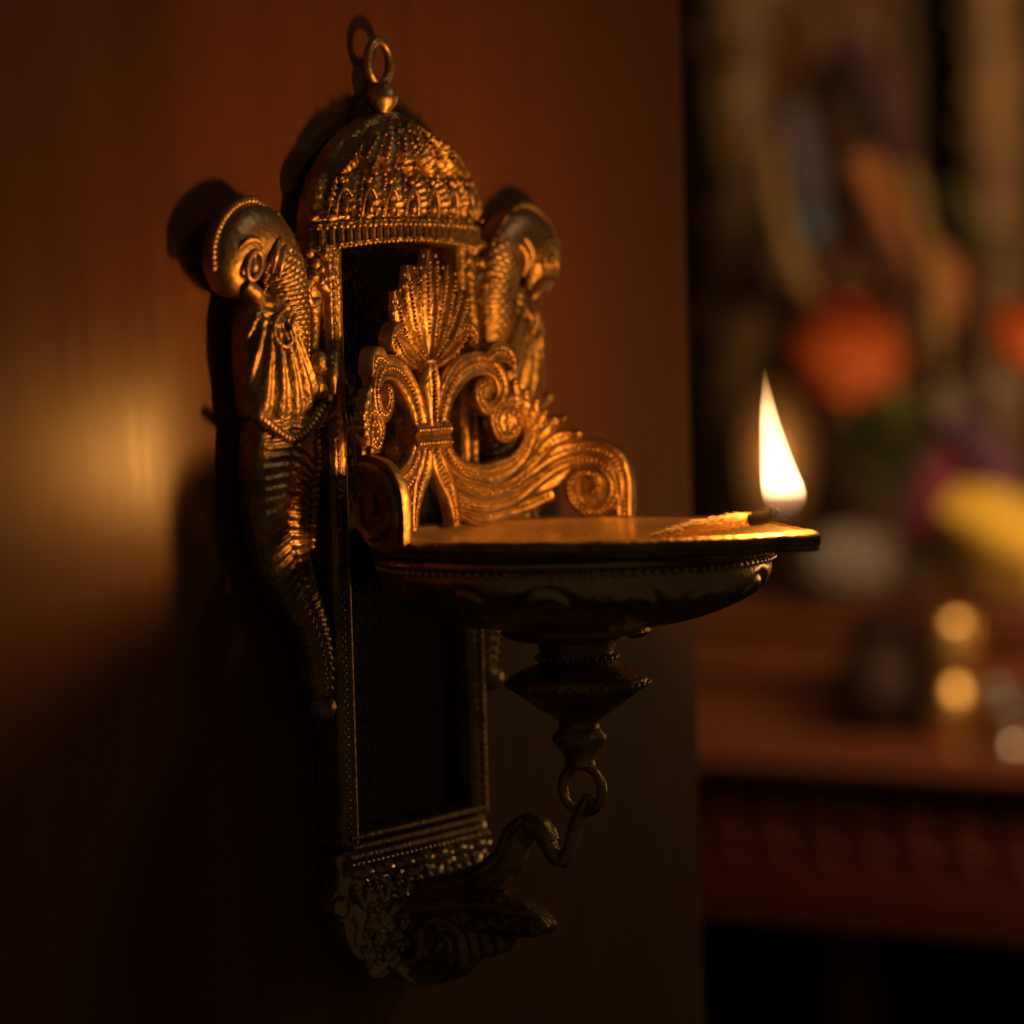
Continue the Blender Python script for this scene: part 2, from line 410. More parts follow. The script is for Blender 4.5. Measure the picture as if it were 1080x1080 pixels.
b.ribbon([(206, 128), (208, 96), (214, 60), (216, 20), (208, -20), (190, -58), (168, -92), (155, -128), (152, -158), (155, -182), (156, -190)],
         [46, 49, 47, 42, 37, 32, 27, 23, 20, 17, 8], 15, 28, [20, 22, 22, 21, 19, 17, 15, 13, 12, 10, 4], flat, n=260, disp=tail_disp, vs=41)
b.ball((155, 28, -176), (18, 16, 15), 14, 10)
for k, (x, z) in enumerate(catmull([(162, 112), (164, 70), (170, 20), (176, -10)], 18)): b.ball((x, 36, z), (7, 8, 5), 8, 6)
b.build('tail', BRASS, body)
body.scale.x = -1; body.location.x = 6 * S
twin = body.copy(); col.objects.link(twin); twin.parent = lamp; twin.scale.x = 1; twin.location.x = -6 * S
for ch in list(body.children):
    c = ch.copy(); col.objects.link(c); c.parent = twin

# --- scrollwork gallery on the back of the bowl
GP = catmull([(0, 62), (25, 63), (50, 65.5), (90, 72), (125, 81), (160, 97), (185, 120), (198, 150), (204, 185), (205, 210)], 200)
GL = np.r_[0, np.cumsum(np.linalg.norm(np.diff(GP, axis=0), axis=1))]
def gal(u, z, h):
    s = -1 if u < 0 else 1; q = abs(u)
    x, n = np.interp(q, GL, GP[:, 0]), np.interp(q, GL, GP[:, 1]); e = 1.5
    x2, n2 = np.interp(q + e, GL, GP[:, 0]), np.interp(q + e, GL, GP[:, 1]); x1, n1 = np.interp(max(q - e, 0), GL, GP[:, 0]), np.interp(max(q - e, 0), GL, GP[:, 1])
    t = np.array([x2 - x1, n2 - n1]); t /= np.linalg.norm(t) + 1e-9
    return (s * (x - t[1] * h), n + t[0] * h, z)
def strap(b, pts, wid, hf=6.0, hb=-5.0, beads=True, edge=True, bead_r=2.5, step=5.4):
    n = len(pts) * 12
    prof = (lambda s, v, wd: (2.6 if 0.62 < abs(v) < 0.94 else 0) - 1.2 * (abs(v) < 0.4)) if edge else None
    b.ribbon(pts, wid, hb, hf - 3, 3.5, gal, n=n, disp=prof, vs=17)
    if beads:
        L = np.linalg.norm(np.diff(catmull(pts, 80), axis=0), axis=1).sum()
        for u, z in catmull(pts, max(4, int(L / step)))[1:-1]: b.ball(gal(u, z, hf + 0.6), bead_r, 7, 5)
b = MB()
ARCH = [(17, 106), (24, 128), (38, 148), (58, 164), (82, 169), (102, 164), (114, 150), (115, 134), (104, 122), (90, 122), (81, 133), (83, 146), (93, 149)]
LOW1 = [(24, 82), (36, 66), (58, 55), (92, 49), (122, 55), (144, 72), (154, 95), (149, 116), (133, 126), (113, 123), (103, 106), (114, 89), (133, 92), (132, 104)]
LOW2 = [(14, 80), (26, 60), (50, 42), (90, 32), (130, 39), (162, 58), (190, 70), (218, 73), (244, 66), (258, 44), (261, -4)]
LOW3 = [(4, 80), (16, 54), (40, 28), (79, 17), (122, 21), (156, 38), (185, 55), (214, 61), (236, 56), (252, 38), (249, 16), (226, 3), (205, 15), (199, 33), (209, 46), (226, 44), (230, 31), (220, 24)]
TAILP = [(44, 17), (80, 6), (112, 9), (150, 15), (178, 25)]
for s in (-1, 1):
    m = lambda pts: [(s * u, z) for u, z in pts]
    strap(b, m(ARCH), [13, 13, 14, 15, 15, 14, 12, 11, 10, 9, 8, 7, 4], 7)
    strap(b, m(LOW1), [11, 11, 11, 12, 15, 12, 10, 9, 9, 9, 8, 7, 6, 4], 6.5)
    strap(b, m(LOW2), [10, 11, 11, 11, 12, 12, 12, 12, 12, 11, 9], 5)
    strap(b, m(LOW3), [10, 10, 11, 11, 11, 10, 10, 9, 9, 9, 9, 9, 9, 8, 8, 7, 6, 4], 6)
    strap(b, m(TAILP), [8, 11, 11, 10, 7], 4)
    strap(b, m([(88, 172), (108, 180), (124, 176), (133, 162)]), [6, 12, 11, 4], 9, bead_r=2.8)
    b.blob(m([(90, 150), (112, 146), (112, 126), (94, 122), (82, 134)]), (s * 98, 136), -5, -2, 4, gal, na=32, nr=6)
    b.blob(m([(150, 106), (140, 122), (118, 122), (106, 106), (116, 90), (138, 90)]), (s * 129, 106), -5, 1, 5, gal, na=40, nr=8)
    b.blob(m([(254, 34), (242, 52), (216, 52), (202, 36), (206, 6), (226, -8), (254, -8)]), (s * 226, 34), -5, 0, 4, gal, na=40, nr=8)
    b.blob(m([(60, 48), (90, 38), (130, 44), (165, 62), (200, 66), (190, 78), (168, 84), (150, 72), (120, 52), (90, 44)]), (s * 140, 56), -5, -2, 2, gal, na=60, nr=6)
    b.blob(m([(20, 60), (50, 20), (100, 4), (160, 20), (210, 60), (160, 70), (110, 45), (60, 50)]), (s * 100, 28), -5, -2, 2, gal, na=60, nr=6)
    for a in np.linspace(0, 2 * math.pi, 9)[:-1]: b.ball(gal(s * (128 + 9 * math.cos(a)), 105 + 10 * math.sin(a), 7), 3.4, 7, 5)
    for (u0, z0, u1, z1, wd) in ((136, 120, 133, 148, 7), (146, 112, 147, 136, 7), (152, 104, 160, 126, 7), (156, 94, 170, 114, 7), (158, 84, 178, 102, 7)):
        strap(b, m([(u0, z0), ((u0 + u1) / 2 + 3, (z0 + z1) / 2), (u1, z1)]), [6, wd, 4], 7, beads=False, edge=False)
        b.ball(gal(s * u1, z1, 5), 4.6, 8, 6)
    strap(b, m([(150, 70), (164, 90), (178, 101), (193, 106)]), [7, 11, 10, 4], 6, bead_r=2.2)
    strap(b, m([(158, 62), (176, 80), (194, 87), (210, 89)]), [7, 10, 9, 4], 6, bead_r=2.2)
    b.tube([gal(s * u, z, -6) for u, z in LOW3[9:]], [4, 4.5, 4.5, 4, 4, 3.5, 3, 2.5, 2], 8, 70)
    b.tube([gal(s * u, z, -6) for u, z in LOW2[3:]], [4, 5, 5, 5, 5, 5, 5, 4], 8, 60)
    b.tube([gal(s * u, z, -6) for u, z in LOW1[3:]], [4, 4.5, 4.5, 4, 4, 3.5, 3, 2.5, 2], 8, 70)
    b.ball(gal(s * 192, 106, 4), 5, 8, 6); b.ball(gal(s * 209, 89, 4), 5, 8, 6)
    strap(b, m([(-5, 82), (-14, 60), (-26, 38), (-34, 14), (-36, 0)]) if False else m([(6, 84), (14, 62), (28, 40), (36, 16), (38, -2)]), [9, 13, 12, 8, 6], 8)
gallery = b.build('scroll_gallery', BRASS, lamp)

b = MB()                                               # clasp with two beaded bands
c0 = lambda u, z, h: gal(u, z, h + 1)
for z in (102, 88):
    b.ribbon([(-32, z), (0, z), (32, z)], [7.5, 8, 7.5], -14, 5, 5, c0, n=20)
    for k in range(11): b.ball(c0(-28 + k * 5.6, z, 10.5), 3, 7, 5)
b.ribbon([(-27, 95), (0, 95), (27, 95)], [12, 12, 12], -14, 4, 2, c0, n=12)
b.ribbon([(0, 106), (0, 130), (0, 160), (0, 172)], [10, 13, 17, 9], -12, 4, 8, c0, n=30, disp=lambda s, v, wd: 2 * math.cos(v * 9))
for k in range(11): b.ball(c0(0, 112 + k * 4.8, 14), 2.8, 7, 5)
b.ball(c0(0, 174, 4), (13, 11, 6), 12, 8)
b.build('clasp', BRASS, gallery)

b = MB()                                               # palmette leaf
c1 = lambda u, z, h: gal(u, z, h + 3 + 0.05 * (z - 170))
b.blob([(0, 168), (26, 188), (54, 206), (60, 222), (54, 240), (34, 258), (14, 272), (0, 276), (-14, 272), (-34, 258), (-54, 240), (-60, 222), (-54, 206), (-26, 188)], (0, 222), -7, -3, 3, c1, na=80, nr=10)
lobes = [(0, 124, 16, 0)]
for s in (-1, 1): lobes += [(s * 19, 114, 15, s * 5), (s * 37, 102, 14, s * 9), (s * 55, 84, 12, s * 8)]
for ang, L, wd, bend in lobes[::-1]:
    a = R(ang); d = np.array((math.sin(a), math.cos(a))); q = np.array((d[1], -d[0]))
    pts = [tuple(np.array((0, 166)) + d * L * t + q * bend * math.sin(math.pi * t)) for t in (0, 0.25, 0.5, 0.75, 0.9, 1.0)]
    lift = 5 - abs(ang) * 0.09
    b.ribbon(pts, [3, 8, wd, wd * 1.05, wd * 0.8, 3], -7, lift - 4, [3, 7, 9, 9, 7, 3], c1, n=60, vs=31, power=0.8,
             disp=lambda s, v, wd: 3.2 * math.exp(-(v / 0.14) ** 2) - 1.2 * math.exp(-((abs(v) - 0.42) / 0.2) ** 2))
    for t in np.arange(0.3, 0.9, 4.6 / L):
        for e in (-1, 1):
            p = np.array((0, 166)) + d * L * t + q * (bend * math.sin(math.pi * t) + e * wd * 0.45 * min(1, t / 0.5)); b.ball(c1(p[0], p[1], lift + 3.2), 1.9, 6, 4)
    for t in np.linspace(0.55, 0.95, 5):
        for e in (-1, 1):
            p = np.array((0, 166)) + d * L * t + q * (bend * math.sin(math.pi * t) + e * wd * (0.95 if t < 0.9 else 0.7)); b.ball(c1(p[0], p[1], lift - 3), 2.6, 6, 4)
for s in (-1, 1):
    strap(b, [(s * 3, 172), (s * 22, 190), (s * 44, 204), (s * 64, 207), (s * 76, 198), (s * 72, 187)], [4, 7, 9, 9, 7, 4], 9, bead_r=2.2)
b.build('palmette', BRASS, gallery)

# --- oil bowl with pear-shaped rim
NC = 246.0; BR = 210.0; TIP = 292.0
tang = math.acos(BR / TIP); OUT = []
NA = 144
for k in range(NA):
    p = -math.pi + 2 * math.pi * k / NA                # 0 = out towards the spout
    if abs(p) >= tang: rr = BR
    else: rr = min(BR / math.cos(tang - abs(p)), (TIP - 3) / max(0.2, math.cos(p)))
    OUT.append((rr * math.sin(p), rr * math.cos(p)))
OUT = np.array(OUT)
b = MB(); rows = []
def ring(scale, z, pull=0.0, zt=None):
    out = []
    for x, n in OUT:
        l = math.hypot(x, n); k = (l - pull) / l * scale
        out.append((x * k, NC + n * k, z))
    return out
rows += [ring(1, -1.2, 8), ring(1, -3, 13)]
for t in np.linspace(0.97, 0.02, 18): rows.append(ring(t, -4 - 20 * (1 - t ** 2.4), 13 * t))
b.grid(rows, wrap_j=True)
bowl = b.build('oil_bowl', DISH, lamp)
b = MB(); wob = [rnd.uniform(-0.9, 0.9) for _ in range(NA)]; wob = [(wob[k - 1] + wob[k] * 2 + wob[(k + 1) % NA]) / 4 for k in range(NA)]
def worn(scale, z, pull): return [(x, n, zz + wob[k]) for k, (x, n, zz) in enumerate(ring(scale, z, pull))]
b.grid([worn(1, -18, 9), worn(1, -17, 3), worn(1, -14, 1.5), worn(1, -12.5, 3), worn(1, -11, 1), worn(1, -3.5, 0), worn(1, -1, 1), worn(1, 0.6, 4), worn(1, 0.2, 7), worn(1, -2.2, 9.5)], wrap_j=True)
b.build('rim', BRASS, bowl)
b = MB()
prof = [(200, -19), (206, -21), (207, -25), (203, -28), (199, -30)]
prof += [(float(r), float(z)) for r, z in catmull([(199, -32), (201, -40), (198, -52), (186, -66), (160, -80), (125, -92), (92, -98), (78, -100)], 40)]
prof += [(76, -102), (78, -105), (72, -110), (60, -113), (45, -115)]
def bowl_disp(k, p, r, z):
    if 6 <= k <= 40 and -92 < z < -38:
        c = (p * 14 / (2 * math.pi)) % 1 - 0.5; y = (z + 38) / -54
        d = abs(math.hypot(c * 2.2, y - 1.0) - 0.85)
        d2 = abs(math.hypot(c * 2.2, y - 1.0) - 0.5)
        return -4.5 * math.exp(-(d / 0.07) ** 2) - 3.5 * math.exp(-(d2 / 0.07) ** 2)
    return 0
b.lathe(prof, (0, NC), 280, bowl_disp)
for k in range(120):
    p = 2 * math.pi * k / 120; b.ball((202 * math.sin(p), NC + 202 * math.cos(p), -32), (4, 4, 3.6), 6, 5)
b.build('bowl_belly', POLISHED, bowl)

b = MB()
prof = [(44, -112), (40, -118), (37, -128), (38, -136), (46, -140), (60, -145), (70, -151), (73, -156), (70, -162), (60, -169), (58, -171), (50, -176), (48, -178), (34, -188), (24, -194), (20, -200),
        (22, -206), (27, -212), (27, -217), (22, -224), (17, -232), (15, -238), (16, -243), (10, -246), (0.1, -247)]
b.lathe(prof, (0, NC), 48, lambda k, p, r, z: 1.2 * math.cos(p * 22) if k in (7, 8, 17, 18) else 0)
for k in range(40):
    p = 2 * math.pi * k / 40; b.ball((72 * math.sin(p), NC + 72 * math.cos(p), -158), 3.4, 6, 5)
for k in range(26):
    p = 2 * math.pi * k / 26; b.ball((40 * math.sin(p), NC + 40 * math.cos(p), -131), 3.6, 6, 5)
b.build('stem', BRASS, bowl)
b = MB()
b.tube([(0, NC + 2 + 24 * math.sin(a), -267 + 24 * math.cos(a)) for a in np.linspace(0, 2 * math.pi, 17)[:-1]], 5.5, 10, 48, closed=True, up=(1, 0, 0))
rg = b.build('ring', SMOOTH, bowl)
b = MB()                                               # socket that carries the bowl
b.ribbon([(30, -30), (60, -34), (100, -42), (140, -60)], [26, 24, 22, 18], -34, 34, 2, side, n=20)
b.build('bowl_socket', BRASS, lamp)

# --- support arm with leaf and hook below
b = MB()
b.tube([(0, 18, -418), (0, 40, -398), (0, 80, -385), (0, 125, -369), (0, 152, -348), (0, 164, -324), (0, 180, -311), (0, 196, -312), (0, 206, -326)], [22, 22, 21, 20, 20, 19, 17, 15, 11], 16, 70, up=(1, 0, 0))
for n_, z_ in catmull([(30, -400), (80, -385), (125, -369), (152, -348), (164, -324), (180, -311)], 30):
    for sg in (-1, 1): b.ball((sg * 17, n_, z_ + 8), 4.2, 6, 5)
def leaf_disp(n, z, t): return 3.2 * math.sin(math.hypot(n - 60, z + 440) * 0.42 + 0.8 * math.atan2(z + 440, n - 60)) * (1 - t ** 6)
for sg in (1, -1):
    b.blob([(-8, -440), (0, -415), (30, -398), (80, -390), (125, -380), (165, -385), (196, -400), (206, -414), (190, -424), (162, -426), (144, -446), (112, -456), (84, -478), (46, -486), (12, -474)], (95, -420), 0, sg * 8, sg * 12, side, leaf_disp, na=130, nr=18)
    b.tube([(sg * 14, 128, -384), (sg * 19, 80, -398), (sg * 20, 30, -404), (sg * 20, 2, -424), (sg * 20, -2, -450), (sg * 18, 14, -470)], [5, 8, 9, 9, 8, 5], 8)
    b.tube([(sg * 20, 76 + 30 * math.cos(a) * (1 - a / 16), -440 + 27 * math.sin(a) * (1 - a / 16)) if False else (sg * 20, 74 + (31 - 2.4 * a) * math.cos(a), -438 + (28 - 2.4 * a) * math.sin(a)) for a in np.linspace(0.4, 9.5, 22)], [7, 6, 5, 3], 8, 90)
    b.tube([(sg * 16, 20, -420), (sg * 20, 8, -440), (sg * 20, 24, -462), (sg * 20, 48, -452), (sg * 20, 46, -432), (sg * 18, 32, -432)], [8, 8, 8, 7, 6, 4], 8)
    b.tube([(sg * 14, 60, -402), (sg * 18, 110, -394), (sg * 18, 150, -396), (sg * 12, 192, -402)], [7, 8, 7, 3], 8)
arm = b.build('support_arm', BRASS, lamp)
b = MB()
b.tube([(0, 200, -316), (0, 208, -334), (0, 220, -343), (0, 230, -330), (0, 238, -306), (0, 248, -286), (0, 255, -275), (0, 262, -282)], [10, 9.5, 9, 8, 7.5, 7, 6, 4], 10, 60, up=(1, 0, 0))
b.build('hook', SMOOTH, arm)

# ------------------------------------------------------------------ wick and flame
COTTON, nt, bs = mat('oiled_cotton')
n1 = node(nt, 'ShaderNodeTexNoise', Scale=1400.0, Detail=4.0)
nt.links.new(ramp(nt, n1.outputs['Fac'], [(0.3, (0.20, 0.125, 0.06)), (0.7, (0.34, 0.23, 0.12))]), bs.inputs['Base Color'])
bs.inputs['Roughness'].default_value = 0.8; bs.inputs['Subsurface Weight'].default_value = 0.2; bs.inputs['Subsurface Radius'].default_value = (0.003, 0.0015, 0.0006)
CHAR = plain('charred_cotton', (0.0008, 0.0007, 0.0006), (0.003, 0.002, 0.0015), 1.0, 900)
CHAR.node_tree.nodes['Principled BSDF'].inputs['Specular IOR Level'].default_value = 0.03
b = MB()
path = catmull([(0, 340, -7), (0, 372, -1), (0, 410, 6), (0, 440, 10), (0, 458, 12)], 40)
b.tube([tuple(p) for p in path], interp([1.6, 4.6, 6.4, 7, 6], 40), 16, smooth=False, up=(1, 0, 0))
for k in range(700):                                   # stray cotton fibres
    i = rnd.randrange(1, 39); a = rnd.uniform(0, 2 * math.pi); rr = interp([1.6, 4.6, 6.4, 7, 6], 40)[i]
    p = path[i]; d = np.array((math.cos(a), 0, math.sin(a)))
    q0 = p + d * rr * 0.9; q1 = p + d * (rr + rnd.uniform(0.8, 2.8)) + np.array((0, rnd.uniform(-5, 5), 0))
    b.tube([tuple(q0), tuple((q0 + q1) / 2 + np.array((0, 0.8, 0.4))), tuple(q1)], [0.4, 0.3, 0.2], 4, 3, smooth=False)
wick = b.build('cotton_wick', COTTON)
tag(wick, 'oil-soaked cotton wick lying in the spout of the brass bowl, burning at its tip', 'wick')
b = MB()
b.tube([(0, 456, 11.5), (0, 464, 13), (0, 474, 14.5), (0, 482, 17), (0, 488, 22)], [6.6, 7.2, 6.8, 5, 2.5], 12, 24, up=(1, 0, 0))
for k in range(60):
    q = rnd.random(); b.ball((rnd.uniform(-6, 6), 460 + 26 * q, 14 + 7 * q + rnd.uniform(-5, 5)), rnd.uniform(1, 2.4), 6, 4)
b.build('charred_tip', CHAR, wick)

FX, FN, FZ = 0, 492, 12
FL, nt, bs = mat('flame_gas'); nt.nodes.remove(bs)
tc = nt.nodes.new('ShaderNodeTexCoord'); sp = node(nt, 'ShaderNodeSeparateXYZ'); nt.links.new(tc.outputs['Object'], sp.inputs[0])
mr = node(nt, 'ShaderNodeMapRange'); mr.inputs[1].default_value = 2 * S; mr.inputs[2].default_value = 38 * S; mr.interpolation_type = 'SMOOTHSTEP'
nt.links.new(sp.outputs['Z'], mr.inputs[0])
mz = node(nt, 'ShaderNodeMapRange'); mz.inputs[1].default_value = 0; mz.inputs[2].default_value = 152 * S; nt.links.new(sp.outputs['Z'], mz.inputs[0])
colr = ramp(nt, mz.outputs[0], [(0.0, (0.32, 0.30, 0.6)), (0.08, (0.9, 0.42, 0.22)), (0.18, (1.0, 0.62, 0.27)), (0.7, (1.0, 0.58, 0.24)), (1.0, (1.0, 0.36, 0.08))])
st = ramp(nt, mr.outputs[0], [(0.0, (0.012,) * 3), (0.4, (0.06,) * 3), (0.8, (0.5,) * 3), (1.0, (1,) * 3)])
top = node(nt, 'ShaderNodeMapRange'); top.inputs[1].default_value = 96 * S; top.inputs[2].default_value = 146 * S; top.inputs[3].default_value = 1; top.inputs[4].default_value = 0.12
nt.links.new(sp.outputs['Z'], top.inputs[0])
m1 = node(nt, 'ShaderNodeMath', operation='MULTIPLY'); nt.links.new(st, m1.inputs[0]); nt.links.new(top.outputs[0], m1.inputs[1])
m2 = node(nt, 'ShaderNodeMath', operation='MULTIPLY'); nt.links.new(m1.outputs[0], m2.inputs[0]); m2.inputs[1].default_value = 500.0
em = node(nt, 'ShaderNodeEmission'); nt.links.new(colr, em.inputs[0]); nt.links.new(m2.outputs[0], em.inputs[1])
nt.links.new(em.outputs[0], nt.nodes['Material Output'].inputs['Volume'])
b = MB(); rows = []
for z, c, r in [(0, 4, 0.5), (3, 4, 10), (8, 4, 17), (16, 4, 22.5), (26, 3, 24), (36, 1, 23), (48, -2, 20.5), (62, -5, 17.5), (78, -8, 14.5), (94, -11, 11.5), (110, -13, 8.8), (124, -14, 6), (136, -15, 3.6), (146, -15.5, 1.6), (152, -16, 0.3)]:
    rows.append([(FX + 0.93 * r * math.sin(p), FN + c + 0.93 * r * math.cos(p), FZ + z) for p in np.linspace(0, 2 * math.pi, 28, endpoint=False)])
b.grid(rows, wrap_j=True)
flame = b.build('flame', FL, origin=(FX, FN, FZ))
tag(flame, 'bright pointed yellow-white flame rising from the tip of the wick', 'flame')
GL_, nt, bs = mat('halo_glow'); nt.nodes.remove(bs)  # added glow volume imitating lens bloom around the flame, not burning gas
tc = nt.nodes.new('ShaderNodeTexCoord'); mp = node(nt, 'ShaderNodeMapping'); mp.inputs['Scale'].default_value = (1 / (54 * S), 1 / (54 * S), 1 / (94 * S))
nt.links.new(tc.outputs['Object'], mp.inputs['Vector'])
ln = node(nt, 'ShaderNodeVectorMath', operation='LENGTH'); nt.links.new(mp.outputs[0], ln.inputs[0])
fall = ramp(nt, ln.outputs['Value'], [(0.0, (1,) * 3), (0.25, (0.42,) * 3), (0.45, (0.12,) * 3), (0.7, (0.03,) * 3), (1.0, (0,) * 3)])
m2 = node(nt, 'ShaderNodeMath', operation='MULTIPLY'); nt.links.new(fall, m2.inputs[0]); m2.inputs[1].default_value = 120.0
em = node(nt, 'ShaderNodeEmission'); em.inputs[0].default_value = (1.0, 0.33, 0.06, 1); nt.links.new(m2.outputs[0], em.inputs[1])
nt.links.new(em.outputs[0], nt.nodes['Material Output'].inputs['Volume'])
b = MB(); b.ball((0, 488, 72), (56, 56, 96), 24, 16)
b.build('flame_halo', GL_, None, origin=(0, 488, 72))
of = bpy.data.objects['flame_halo']; of.parent = flame; of.matrix_parent_inverse = Matrix.Translation(-V3((FX, FN, FZ)))
for lz, share in ((34, 0.42), (66, 0.36), (100, 0.22)):          # the burning gas, low to high
    ld = bpy.data.lights.new('flame_light', 'POINT'); ld.energy = 0.74 * share; ld.color = (1.0, 0.41, 0.075); ld.shadow_soft_size = 20 * S
    lo = bpy.data.objects.new('flame_light', ld); col.objects.link(lo); lo.location = V3((0, 494 - lz * 0.08, lz + 12))


# ------------------------------------------------------------------ the shrine beyond the end of the wall (far out of focus)
DARKWALL = plain('dark_plaster', (0.006, 0.004, 0.003), (0.018, 0.011, 0.006), 0.9, 4)
b = MB(); b.box(5700, 5760, -6500, 1500, -3500, 4200)
bw = b.build('back_wall', DARKWALL, smooth=False); tag(bw, 'dark wall behind the shrine', None, None, 'structure')
b = MB(); b.box(-3000, 5700, -6500, 1500, -3560, -3500)
fl = b.build('floor', DARKWALL, smooth=False); tag(fl, 'dark floor of the room', None, None, 'structure')

def yz(pts, X=None): return [((X if X is not None else p[0]), -p[1], p[2]) for p in pts]   # world y -> n

# altar table: top, moulded edge, carved front, legs, and a step on top
alt = thing('altar_table', (4600, -1500, -3500), 'dark polished wooden altar table with a carved front edge and a raised step', 'altar')
def abox(mb, X0, X1, y0, y1, z0, z1): mb.box(X0, X1, -y1, -y0, z0, z1)
def apart(name, m, parent, fn, smooth=False):
    mb = MB(); fn(mb); o = mb.build(name, m, None, smooth); o.parent = parent
    if parent.type == 'EMPTY': o.matrix_parent_inverse = Matrix.Translation(-parent.location)
    return o
def f_top(mb):
    abox(mb, 3790, 5600, -600, 2640, -830, -790)
    abox(mb, 3760, 5600, -600, 2660, -790, -772)
    mb.tube([(3770, 600, -812), (3770, -2640, -812)], 20, 12, 2, smooth=False)
apart('tabletop', ALTARWOOD, alt, f_top)
def f_front(mb):
    abox(mb, 3850, 3900, -600, 2600, -1180, -832)
    for k in range(26):
        y = -540 + k * 124
        mb.ball((3848, -y, -955 + rnd.uniform(-14, 14)), (26, rnd.uniform(40, 62), rnd.uniform(40, 64)), 14, 10); mb.ball((3842, -y, -955), (34, 20, 24), 10, 8)
        mb.tube([(3846, -y - 62, -1060), (3836, -y - 30, -1015), (3836, -y + 30, -1015), (3846, -y + 62, -1060)], [8, 14, 14, 8], 8)
    mb.tube([(3846, 600, -1096), (3846, -2600, -1096)], 16, 10, 2, smooth=False)
    mb.tube([(3846, 600, -868), (3846, -2600, -868)], 14, 10, 2, smooth=False)
REDWOOD = wood('red_lacquer_wood', (0.10, 0.019, 0.008), (0.16, 0.034, 0.014), 0.4, (3, 3, 25), 0.2)
apart('carved_front', REDWOOD, alt, f_front)
for X0, y0 in ((3860, 2470), (3860, -560), (5400, 2470), (5400, -560)):
    apart('leg', ALTARWOOD, alt, lambda mb: mb.lathe([(70, -3500), (60, -3400), (45, -3200), (70, -2700), (50, -2300), (75, -1800), (60, -1300), (78, -1185), (0.1, -1182)], (X0, -y0), 20), True)
def f_step(mb):
    abox(mb, 4300, 5600, -500, 2620, -771, -560)
    abox(mb, 4270, 5600, -500, 2630, -560, -520)
    mb.tube([(4285, 500, -660), (4285, -2600, -660)], 22, 10, 2, smooth=False)
apart('step', ALTARWOOD, alt, f_step)

# carved gilt pillars on both sides
GILT = metal('old_gilt', (0.10, 0.05, 0.018), (0.26, 0.15, 0.058), 0.6, 0.4, 120, 0.2, 8)
def pillar(pos, label, r):
    t = thing('carved_pillar', (pos[0], -pos[1], -520), label, 'pillar', 'carved pillars beside the statue')
    mb = MB(); prof = [(r * 1.5, -518), (r * 1.5, -420), (r * 1.1, -380), (r * 1.2, -330)]
    z = -320
    while z < 1360: prof += [(r * rnd.uniform(0.8, 0.95), z), (r * rnd.uniform(0.98, 1.15), z + 40), (r * rnd.uniform(0.9, 1.0), z + 90)]; z += rnd.uniform(110, 260)
    prof += [(r * 1.5, 1420), (r * 1.5, 1500), (0.1, 1502)]
    mb.lathe(prof, (pos[0], -pos[1]), 40, lambda k, p, rr, z: 0.08 * r * math.cos(p * 8 + z * 0.012))
    o = mb.build('shaft', GILT); o.parent = t; o.matrix_parent_inverse = Matrix.Translation(-t.location)
    mb = MB()
    for k in range(44):
        a = k * 2.399; z = -260 + k * 37; mb.ball((pos[0] + r * math.sin(a), -pos[1] + r * math.cos(a), z + rnd.uniform(-20, 20)), r * rnd.uniform(0.16, 0.42), 10, 8)
    o = mb.build('boss', GILT); o.parent = t; o.matrix_parent_inverse = Matrix.Translation(-t.location)
pillar((5150, 2629, 543), 'carved gilt pillar nearer the brass lamp, behind the flame', 98)
pillar((5250, 1920, 637), 'carved gilt pillar to the right of the robed statue', 84)

# carved wooden screen behind the statue
px0, py0, pz0 = (5480, 3142, 296); px1, py1, pz1 = (5480, 2300, 272)
SCREEN = plain('old_carved_wood', (0.09, 0.035, 0.011), (0.24, 0.115, 0.038), 0.6, 7, 0.3)
t = thing('carved_screen', (5500, -(py0 + py1) / 2, -520), 'tall brown carved wooden screen standing behind the robed statue', 'screen')
mb = MB(); abox(mb, 5480, 5540, py1, py0, -518, 1500)
for k in range(70):
    yy = rnd.uniform(py1 + 30, py0 - 30); zz = rnd.uniform(-400, 1400); q = rnd.uniform(25, 75)
    mb.ball((5478, -yy, zz), (26, q, q * rnd.uniform(0.8, 1.8)), 12, 8)
o = mb.build('panel', SCREEN); o.parent = t; o.matrix_parent_inverse = Matrix.Translation(-t.location)
mb = MB()
for yy in (py0, py1): mb.tube([(5475, -yy, -518), (5475, -yy, 1500)], 36, 12, 2, smooth=False)
o = mb.build('frame', GILT); o.parent = t; o.matrix_parent_inverse = Matrix.Translation(-t.location)

# robed statue under garlands
SKIN = plain('painted_clay', (0.07, 0.03, 0.012), (0.16, 0.068, 0.024), 0.6, 12)
HAIR = plain('black_paint', (0.008, 0.006, 0.006), (0.02, 0.014, 0.012), 0.6, 30)
CL = {n: plain(n, c1, c2, 0.75, 25, 0.3, sheen=0.2) for n, c1, c2 in (
    ('orange_silk', (0.24, 0.075, 0.016), (0.40, 0.14, 0.034)), ('maroon_silk', (0.03, 0.002, 0.003), (0.055, 0.003, 0.006)), ('lilac_silk', (0.045, 0.038, 0.06), (0.10, 0.065, 0.075)),
    ('blue_silk', (0.03, 0.06, 0.09), (0.06, 0.10, 0.14)), ('magenta_silk', (0.09, 0.003, 0.016), (0.18, 0.006, 0.032)), ('purple_silk', (0.05, 0.008, 0.035), (0.10, 0.02, 0.065)),
    ('yellow_silk', (0.72, 0.42, 0.03), (0.88, 0.56, 0.06)), ('cream_cloth', (0.20, 0.16, 0.13), (0.32, 0.26, 0.2)))}
sx, sy, _ = (5000, 2230, 275)
st = thing('robed_statue', (sx, -sy, -520), 'painted clay statue in coloured robes standing between two gilt pillars', 'statue')
def spart(name, m, fn):
    mb = MB(); fn(mb); o = mb.build(name, m); o.parent = st; o.matrix_parent_inverse = Matrix.Translation(-st.location); return o
